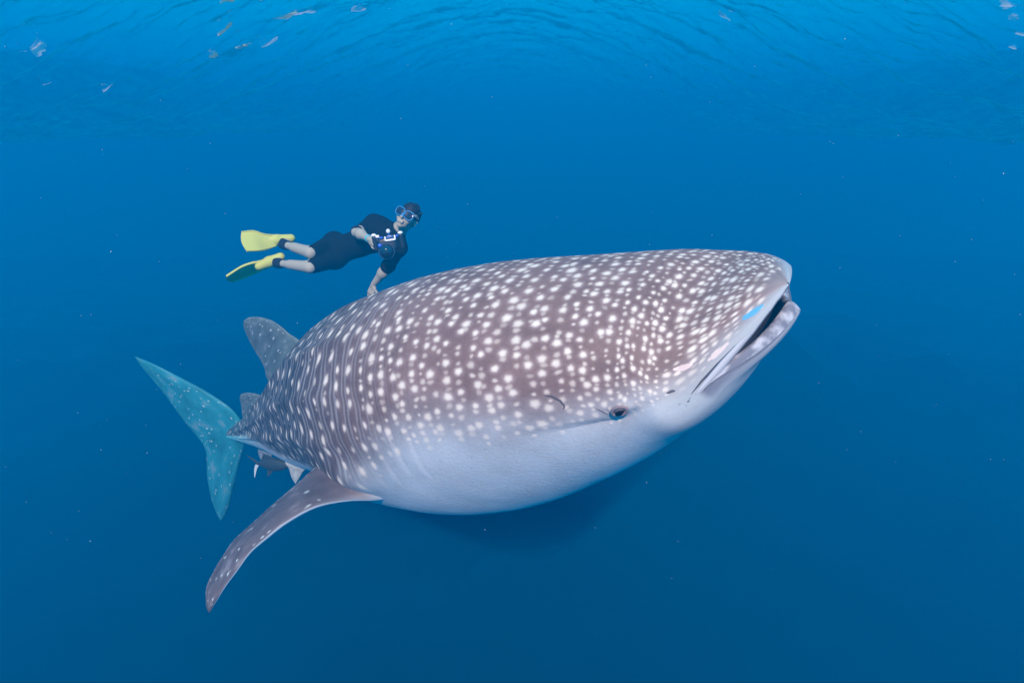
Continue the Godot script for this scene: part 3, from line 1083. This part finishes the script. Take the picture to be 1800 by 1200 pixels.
# ------------------------------------------------------------------ diver
func hand_bones(wrist: Vector3, to: Vector3, palm_side: Vector3, curl: float, thumb: float) -> Array:
	var d := (to - wrist).normalized()
	var n := (palm_side - d * palm_side.dot(d)).normalized()
	var side := d.cross(n)
	var out := []
	var base := wrist + d * 0.02
	for f in 4:
		var off := (f - 1.5) * 0.019
		var knuckle := base + d * (0.068 - absf(f - 1.2) * 0.004) + side * off
		out.append([base + side * off * 0.6, knuckle, 0.014, 0.0115])
		var len: float = [0.040, 0.045, 0.042, 0.034][f]
		var dir := (d * cos(curl) + n * sin(curl) + side * (f - 1.5) * 0.06).normalized()
		var mid := knuckle + dir * len
		out.append([knuckle, mid, 0.0095, 0.0085])
		var dir2 := (d * cos(curl * 2.1) + n * sin(curl * 2.1)).normalized()
		out.append([mid, mid + dir2 * len * 0.8, 0.0085, 0.007])
	var tb := base + d * 0.012 + side * 0.026 * thumb
	var tm := tb + (d * 0.6 + side * 0.7 * thumb + n * 0.35).normalized() * 0.04
	out.append([base + side * 0.010 * thumb, tb, 0.015, 0.013])
	out.append([tb, tm, 0.012, 0.010])
	out.append([tm, tm + (d * 0.8 + side * 0.2 * thumb + n * 0.5).normalized() * 0.032, 0.010, 0.008])
	return out


func diver() -> void:
	var origin := Vector3(-1.535, -2.522, -5.14)
	var s := thing("person", "snorkeller in black short wetsuit, blue mask and yellow fins holding a camera", "person", Transform3D(Basis(), origin))
	var P := {
		"head": Vector3(-0.860, -2.209, -4.914), "neck": Vector3(-0.944, -2.308, -4.952), "chest": Vector3(-1.068, -2.369, -5.005), "waist": Vector3(-1.330, -2.455, -5.101), "pelvis": Vector3(-1.535, -2.522, -5.140),
		"sR": Vector3(-1.181, -2.270, -5.073), "eR": Vector3(-1.277, -2.318, -4.874), "wR": Vector3(-1.126, -2.335, -4.655), "sL": Vector3(-0.944, -2.455, -4.899), "eL": Vector3(-0.994, -2.555, -4.660), "wL": Vector3(-1.136, -2.718, -4.728),
		"hipR": Vector3(-1.567, -2.474, -5.201), "hipL": Vector3(-1.543, -2.570, -5.080), "kR": Vector3(-1.669, -2.485, -4.856), "aR": Vector3(-2.011, -2.474, -5.179), "kL": Vector3(-1.660, -2.591, -4.775), "aL": Vector3(-2.038, -2.617, -5.063),
		"heelR": Vector3(-1.966, -2.435, -5.236), "toeR": Vector3(-2.175, -2.444, -5.148), "heelL": Vector3(-2.026, -2.574, -5.100), "toeL": Vector3(-2.192, -2.640, -5.034), "hR": Vector3(-1.071, -2.341, -4.589), "hL": Vector3(-1.160, -2.776, -4.729),
		"cam": Vector3(-0.961, -2.327, -4.509), "dome": Vector3(-0.974, -2.408, -4.458),
	}
	for key in P:
		P[key] -= origin
	var hr := Vector3(0.84, -0.408, 0.34).normalized()
	var hu := Vector3(0.5, 0.791, -0.341)
	hu = (hu - hr * hu.dot(hr)).normalized()
	var hf := hr.cross(hu)
	var H := Basis(hr, hu, hf)
	var h: Vector3 = P.head
	# body
	var st := SurfaceTool.new()
	st.begin(Mesh.PRIMITIVE_TRIANGLES)
	var torso := [
		[P.chest.lerp(P.sR, 0.55), P.chest.lerp(P.sL, 0.55), 0.10, 0.10], [P.chest, P.waist, 0.115, 0.10], [P.waist, P.pelvis, 0.10, 0.115], [P.hipR, P.hipL, 0.095, 0.095], [P.neck.lerp(P.chest, 0.5), P.neck, 0.07, 0.055],
		[P.chest.lerp(P.sR, 0.7), P.sR, 0.075, 0.058], [P.chest.lerp(P.sL, 0.7), P.sL, 0.075, 0.058],
	]
	var bones := torso.duplicate()
	for q in ["R", "L"]:
		bones.append([P["hip" + q], P["k" + q], 0.082, 0.041])
		var calf: Vector3 = P["k" + q].lerp(P["a" + q], 0.10) + Vector3(0.0, 0.0, -0.010)
		bones.append([P["k" + q], P["a" + q], 0.039, 0.030])
		bones.append([calf, P["k" + q].lerp(P["a" + q], 0.6) + Vector3(0, 0, -0.006), 0.044, 0.034])
		bones.append([P["heel" + q].lerp(P["a" + q], 0.5), P["toe" + q], 0.034, 0.028])
		bones.append([P["s" + q], P["e" + q], 0.048, 0.037])
		bones.append([P["e" + q], P["e" + q].lerp(P["w" + q], 0.35), 0.038, 0.039])
		bones.append([P["e" + q].lerp(P["w" + q], 0.35), P["w" + q], 0.039, 0.025])
	bones.append([P.neck, h - hu * 0.05 - hf * 0.02, 0.055, 0.058])
	blob(st, bones, 0.011, 0.035)
	# head
	var skull := [
		[h + hu * 0.035 - hf * 0.025, h + hu * 0.035 + hf * 0.012, 0.078, 0.074], [h + hu * 0.01, h - hu * 0.05 + hf * 0.03, 0.068, 0.052], [h - hu * 0.07 + hf * 0.045, h - hu * 0.085 + hf * 0.055, 0.036, 0.026],
		[h + hr * 0.035 - hu * 0.025 + hf * 0.05, h - hr * 0.035 - hu * 0.025 + hf * 0.05, 0.032, 0.032], [h + hu * 0.01 + hf * 0.085, h - hu * 0.028 + hf * 0.105, 0.010, 0.014],
		[h - hu * 0.055 + hf * 0.088 - hr * 0.02, h - hu * 0.055 + hf * 0.088 + hr * 0.02, 0.009, 0.009], [h - hu * 0.066 + hf * 0.086 - hr * 0.016, h - hu * 0.066 + hf * 0.086 + hr * 0.016, 0.009, 0.009],
	]
	for e in [-1.0, 1.0]:
		skull.append([h + hr * e * 0.079 + hu * 0.012 - hf * 0.012, h + hr * e * 0.082 - hu * 0.025 - hf * 0.004, 0.014, 0.009])
		skull.append([h + hr * e * 0.033 + hu * 0.012 + hf * 0.072, h + hr * e * 0.033 + hu * 0.012 + hf * 0.074, 0.015, 0.015])
	skull.append([P.neck, h - hu * 0.05 - hf * 0.02, 0.053, 0.056])
	blob(st, skull, 0.005, 0.014)
	# hands
	var right_hand := hand_bones(P.wR, P.hR, Vector3(0.5, -0.2, -0.6), 0.75, -1.0)
	right_hand.append([P.wR, P.wR + (P.hR - P.wR) * 0.4, 0.025, 0.022])
	blob(st, right_hand, 0.004, 0.006)
	var left_hand := hand_bones(P.wL, P.hL, Vector3(0.5, -0.1, -0.6), 0.3, 1.0)
	left_hand.append([P.wL, P.wL + (P.hL - P.wL) * 0.35, 0.025, 0.021])
	blob(st, left_hand, 0.004, 0.006)
	st.index()
	put_mesh("body", st.commit(), mat(lin(0.36, 0.34, 0.28), 0.6, 0.25), s)
	# wetsuit: follows the body, ends above knee and elbow
	var suit := []
	for b in torso:
		suit.append([b[0], b[1], b[2] + 0.009, b[3] + 0.009])
	for q in ["R", "L"]:
		suit.append([P["hip" + q], P["hip" + q].lerp(P["k" + q], 0.93), 0.094, 0.057])
		suit.append([P["s" + q], P["s" + q].lerp(P["e" + q], 0.62 if q == "R" else 0.92), 0.061, 0.052])
	suit.append([P.eL, P.eL.lerp(P.wL, 0.12), 0.050, 0.046])
	put_mesh("wetsuit", blob_mesh(suit, 0.012, 0.04), mat(lin(0.006, 0.009, 0.012), 0.85, 0.12), s)
	# hair
	var hair := [[h + hu * 0.05 - hf * 0.03, h + hu * 0.058 + hf * 0.02, 0.078, 0.070], [h - hf * 0.05, h + hu * 0.03 - hf * 0.04, 0.062, 0.068]]
	for i in 26:
		var a := rng.randf() * TAU
		var e := rng.randf_range(0.1, 1.25)
		var dir := (hu * cos(e) + (hr * cos(a) + hf * sin(a) * 0.8 - hf * 0.3) * sin(e)).normalized()
		var root := h + hu * 0.042 - hf * 0.015 + dir * 0.074
		hair.append([root, root + (dir * 0.5 + Vector3(-0.2, 0.1, 0)).normalized() * 0.022, 0.012, 0.006])
	put_mesh("hair", blob_mesh(hair, 0.006, 0.012), mat(lin(0.010, 0.010, 0.012), 0.6, 0.3), s)
	# mask
	var frame := mat(lin(0.03, 0.17, 0.38), 0.4, 0.4)
	var m0 := h + hu * 0.012 + hf * 0.098
	var mask := put_mesh("mask", block(m0 - hf * 0.02, H, Vector3(0.076, 0.036, 0.018), 3.0), mat(lin(0.015, 0.02, 0.03), 0.5, 0.4), s)
	for e in [-1.0, 1.0]:
		var rim := PackedVector3Array()
		for i in 36:
			var a := TAU * i / 36.0
			var px: float = 0.037 * signf(cos(a)) * absf(cos(a)) ** 0.6
			var py: float = 0.034 * signf(sin(a)) * absf(sin(a)) ** 0.6
			px *= 1.0 - 0.16 * (1.0 if sin(a) < 0.0 else 0.0) * absf(sin(a))
			rim.append(m0 + hr * (e * 0.043 + px) + hu * (py - 0.004) - hf * 0.006 * absf(e * 0.039 + px) / 0.04)
		put_mesh("rim", tube(rim, even(36, 0.0055), even(36, 0.006), hf, 10, true), frame, mask)
		put_mesh("lens", egg(m0 + hr * e * 0.043 - hf * 0.006, H, Vector3(0.036, 0.033, 0.004)), mat(lin(0.01, 0.02, 0.045), 0.15, 0.35), mask)
	put_mesh("nose_pocket", egg(m0 - hu * 0.028 + hf * 0.002, H, Vector3(0.017, 0.022, 0.018)), frame, mask)
	var strap := PackedVector3Array()
	for i in 40:
		var a := TAU * i / 40.0
		strap.append(h + hu * (0.018 + 0.012 * (1.0 - sin(a)) * 0.5) + hr * cos(a) * 0.088 + hf * (sin(a) * 0.092 - 0.008))
	put_mesh("strap", tube(strap, even(40, 0.004), even(40, 0.011), hu, 8, true), mat(lin(0.015, 0.02, 0.03), 0.6, 0.3), mask)
	# bands: at the elbow, and a watch
	var ring_at := func(c0: Vector3, ax: Vector3, r: float) -> PackedVector3Array:
		var u := ax.cross(Vector3(0.3, 1, 0.2)).normalized()
		var v := ax.cross(u).normalized()
		var out := PackedVector3Array()
		for i in 28:
			out.append(c0 + (u * cos(TAU * i / 28.0) + v * sin(TAU * i / 28.0)) * r)
		return out
	var arm: Vector3 = (P.eR - P.sR).normalized()
	put_mesh("elbow_band", tube(ring_at.call(P.eR - arm * 0.005, arm, 0.041), even(28, 0.030), even(28, 0.012), arm.cross(Vector3(0, 1, 0)), 10, true), mat(lin(0.015, 0.015, 0.02), 0.7, 0.2), s)
	var fore: Vector3 = (P.wR - P.eR).normalized()
	put_mesh("watch", tube(ring_at.call(P.wR - fore * 0.012, fore, 0.027), even(28, 0.005), even(28, 0.009), fore, 10, true), mat(lin(0.05, 0.45, 0.6), 0.4, 0.5), s)
	# socks and fins
	var rubber := mat(lin(0.50, 0.52, 0.12), 0.5, 0.3)
	var sock := mat(lin(0.012, 0.014, 0.018), 0.8, 0.2)
	for q in ["R", "L"]:
		var shin: Vector3 = (P["k" + q] - P["a" + q]).normalized()
		put_mesh("sock", blob_mesh([[P["a" + q] + shin * 0.05, P["a" + q], 0.044, 0.042], [P["a" + q], P["heel" + q].lerp(P["toe" + q], 0.35), 0.042, 0.038]], 0.008, 0.02), sock, s)
		var foot: Vector3 = (P["toe" + q] - P["heel" + q]).normalized()
		var pocket := [[P["heel" + q] - foot * 0.005, P["heel" + q].lerp(P["toe" + q], 0.5), 0.038, 0.046], [P["heel" + q].lerp(P["toe" + q], 0.5), P["toe" + q], 0.046, 0.036]]
		var f := put_mesh("fin", blob_mesh(pocket, 0.008, 0.02), rubber, s)
		var b1: Array
		var b2: Array
		if q == "R":
			b1 = [Vector3(-2.052, -2.404, -5.205), Vector3(-2.151, -2.384, -5.148), Vector3(-2.233, -2.350, -5.118), Vector3(-2.318, -2.352, -5.075)]
			b2 = [Vector3(-2.065, -2.483, -5.144), Vector3(-2.110, -2.493, -5.066), Vector3(-2.150, -2.491, -4.982), Vector3(-2.229, -2.483, -4.920)]
		else:
			b1 = [Vector3(-2.102, -2.584, -5.075), Vector3(-2.217, -2.603, -5.047), Vector3(-2.331, -2.636, -5.014), Vector3(-2.464, -2.714, -4.985)]
			b2 = [Vector3(-2.150, -2.667, -5.130), Vector3(-2.269, -2.718, -5.197), Vector3(-2.415, -2.781, -5.217), Vector3(-2.538, -2.819, -5.202)]
		var pts := PackedVector3Array()
		var uvs := PackedVector2Array()
		var ks := [0.0, 0.34, 0.67, 1.0]
		var rail := [PackedVector3Array(), PackedVector3Array()]
		for side in 2:
			for i in 25:
				var e: Array = [b1, b2][side]
				var k := i / 24.0
				rail[side].append(Vector3(curve_at(ks, e.map(func(z): return z.x), k), curve_at(ks, e.map(func(z): return z.y), k), curve_at(ks, e.map(func(z): return z.z), k)) - origin)
		for i in 25:
			var a: Vector3 = rail[0][i]
			var b: Vector3 = rail[1][i]
			var nrm := (b - a).cross(foot).normalized()
			for j in 33:
				var a2 := TAU * j / 32.0
				var cc := 0.5 - 0.5 * cos(a2)
				var rib := 0.003 + 0.0016 * (0.5 + 0.5 * cos(cc * TAU * 5.0))
				pts.append(a.lerp(b, cc) + nrm * sin(a2) * rib + foot * 0.02 * sin(PI * cc) * (i / 24.0))
				uvs.append(Vector2(i / 24.0, j / 32.0))
		put_mesh("blade", sheet(25, 33, pts, uvs, true, true), rubber, f)
		for side in 2:
			put_mesh("side_rail", tube(rail[side], even(25, 0.007), even(25, 0.011), foot.cross(rail[1][0] - rail[0][0]).normalized(), 10), rubber, f)

	# ---- the camera in its housing, held in the right hand
	var cam_at: Vector3 = P.cam + origin
	var cf := Vector3(0.12, 0.20, 0.97).normalized()
	var cu := Vector3(-0.15, 0.95, -0.2)
	cu = (cu - cf * cu.dot(cf)).normalized()
	var cr := cu.cross(cf)
	var C := Basis(cr, cu, cf)
	var cam := thing("underwater_camera", "underwater camera in dark housing with round dome port held by the snorkeller", "camera", Transform3D(C, cam_at))
	var black := mat(lin(0.012, 0.014, 0.02), 0.4, 0.5)
	var steel := mat(lin(0.75, 0.78, 0.82), 0.3, 0.6)
	var blue := mat(lin(0.02, 0.10, 0.65), 0.35, 0.6)
	var I := Basis()
	put_mesh("housing", block(Vector3(0.005, -0.02, -0.02), I, Vector3(0.075, 0.055, 0.045)), black, cam)
	var port := put_mesh("dome_port", egg(Vector3(-0.01, -0.075, 0.02), I, Vector3(0.056, 0.056, 0.05), 14, 28, 0.5), mat(lin(0.006, 0.01, 0.02), 0.06, 0.9), cam)
	var pr := PackedVector3Array()
	for i in 40:
		pr.append(Vector3(-0.01 + cos(TAU * i / 40.0) * 0.058, -0.075 + sin(TAU * i / 40.0) * 0.058, 0.02))
	put_mesh("port_ring", tube(pr, even(40, 0.005), even(40, 0.008), Vector3(0, 0, 1), 10, true), mat(lin(0.02, 0.06, 0.13), 0.5, 0.3), port)
	put_mesh("port_mount", block(Vector3(-0.01, -0.075, -0.02), I, Vector3(0.05, 0.05, 0.04), 2.6), black, cam)
	put_mesh("faceplate", block(Vector3(0.035, 0.005, 0.032), I, Vector3(0.040, 0.007, 0.006)), steel, cam)
	put_mesh("faceplate", block(Vector3(-0.003, 0.018, 0.032), I, Vector3(0.006, 0.018, 0.006)), steel, cam)
	put_mesh("faceplate", block(Vector3(0.070, 0.020, 0.032), I, Vector3(0.006, 0.018, 0.006)), steel, cam)
	put_mesh("viewfinder", block(Vector3(0.032, 0.026, 0.03), I, Vector3(0.028, 0.014, 0.012)), mat(lin(0.03, 0.08, 0.25), 0.3, 0.6), cam)
	put_mesh("focus_light", egg(Vector3(0.028, 0.072, 0.02), I, Vector3(0.016, 0.018, 0.016)), steel, cam)
	put_mesh("light_stem", tube(PackedVector3Array([Vector3(0.028, 0.03, 0.01), Vector3(0.028, 0.06, 0.016)]), even(2, 0.007), even(2, 0.007), Vector3(0, 0, 1), 8), blue, cam)
	for e in [[-0.085, 0.0], [0.115, -0.01]]:
		var grip := put_mesh("handle", blob_mesh([[Vector3(e[0], e[1] - 0.05, 0.0), Vector3(e[0], e[1] + 0.04, 0.01), 0.016, 0.018]], 0.006, 0.01), black, cam)
		put_mesh("clamp", egg(Vector3(e[0], e[1] + 0.058, 0.015), I, Vector3(0.020, 0.013, 0.016)), steel, grip)
		put_mesh("arm", tube(PackedVector3Array([Vector3(e[0], e[1] + 0.045, 0.0), Vector3(e[0] * 0.5, 0.02, -0.01)]), even(2, 0.008), even(2, 0.008), Vector3(0, 0, 1), 8), blue, grip)
	put_mesh("knob", egg(Vector3(-0.052, -0.025, 0.03), I, Vector3(0.016, 0.016, 0.012)), blue, cam)
	put_mesh("knob", egg(Vector3(-0.03, 0.03, 0.03), I, Vector3(0.013, 0.009, 0.012)), blue, cam)
	put_mesh("knob", egg(Vector3(0.088, 0.03, 0.03), I, Vector3(0.010, 0.010, 0.010)), blue, cam)
	put_mesh("latch", block(Vector3(-0.058, 0.045, 0.025), I, Vector3(0.014, 0.010, 0.008)), steel, cam)
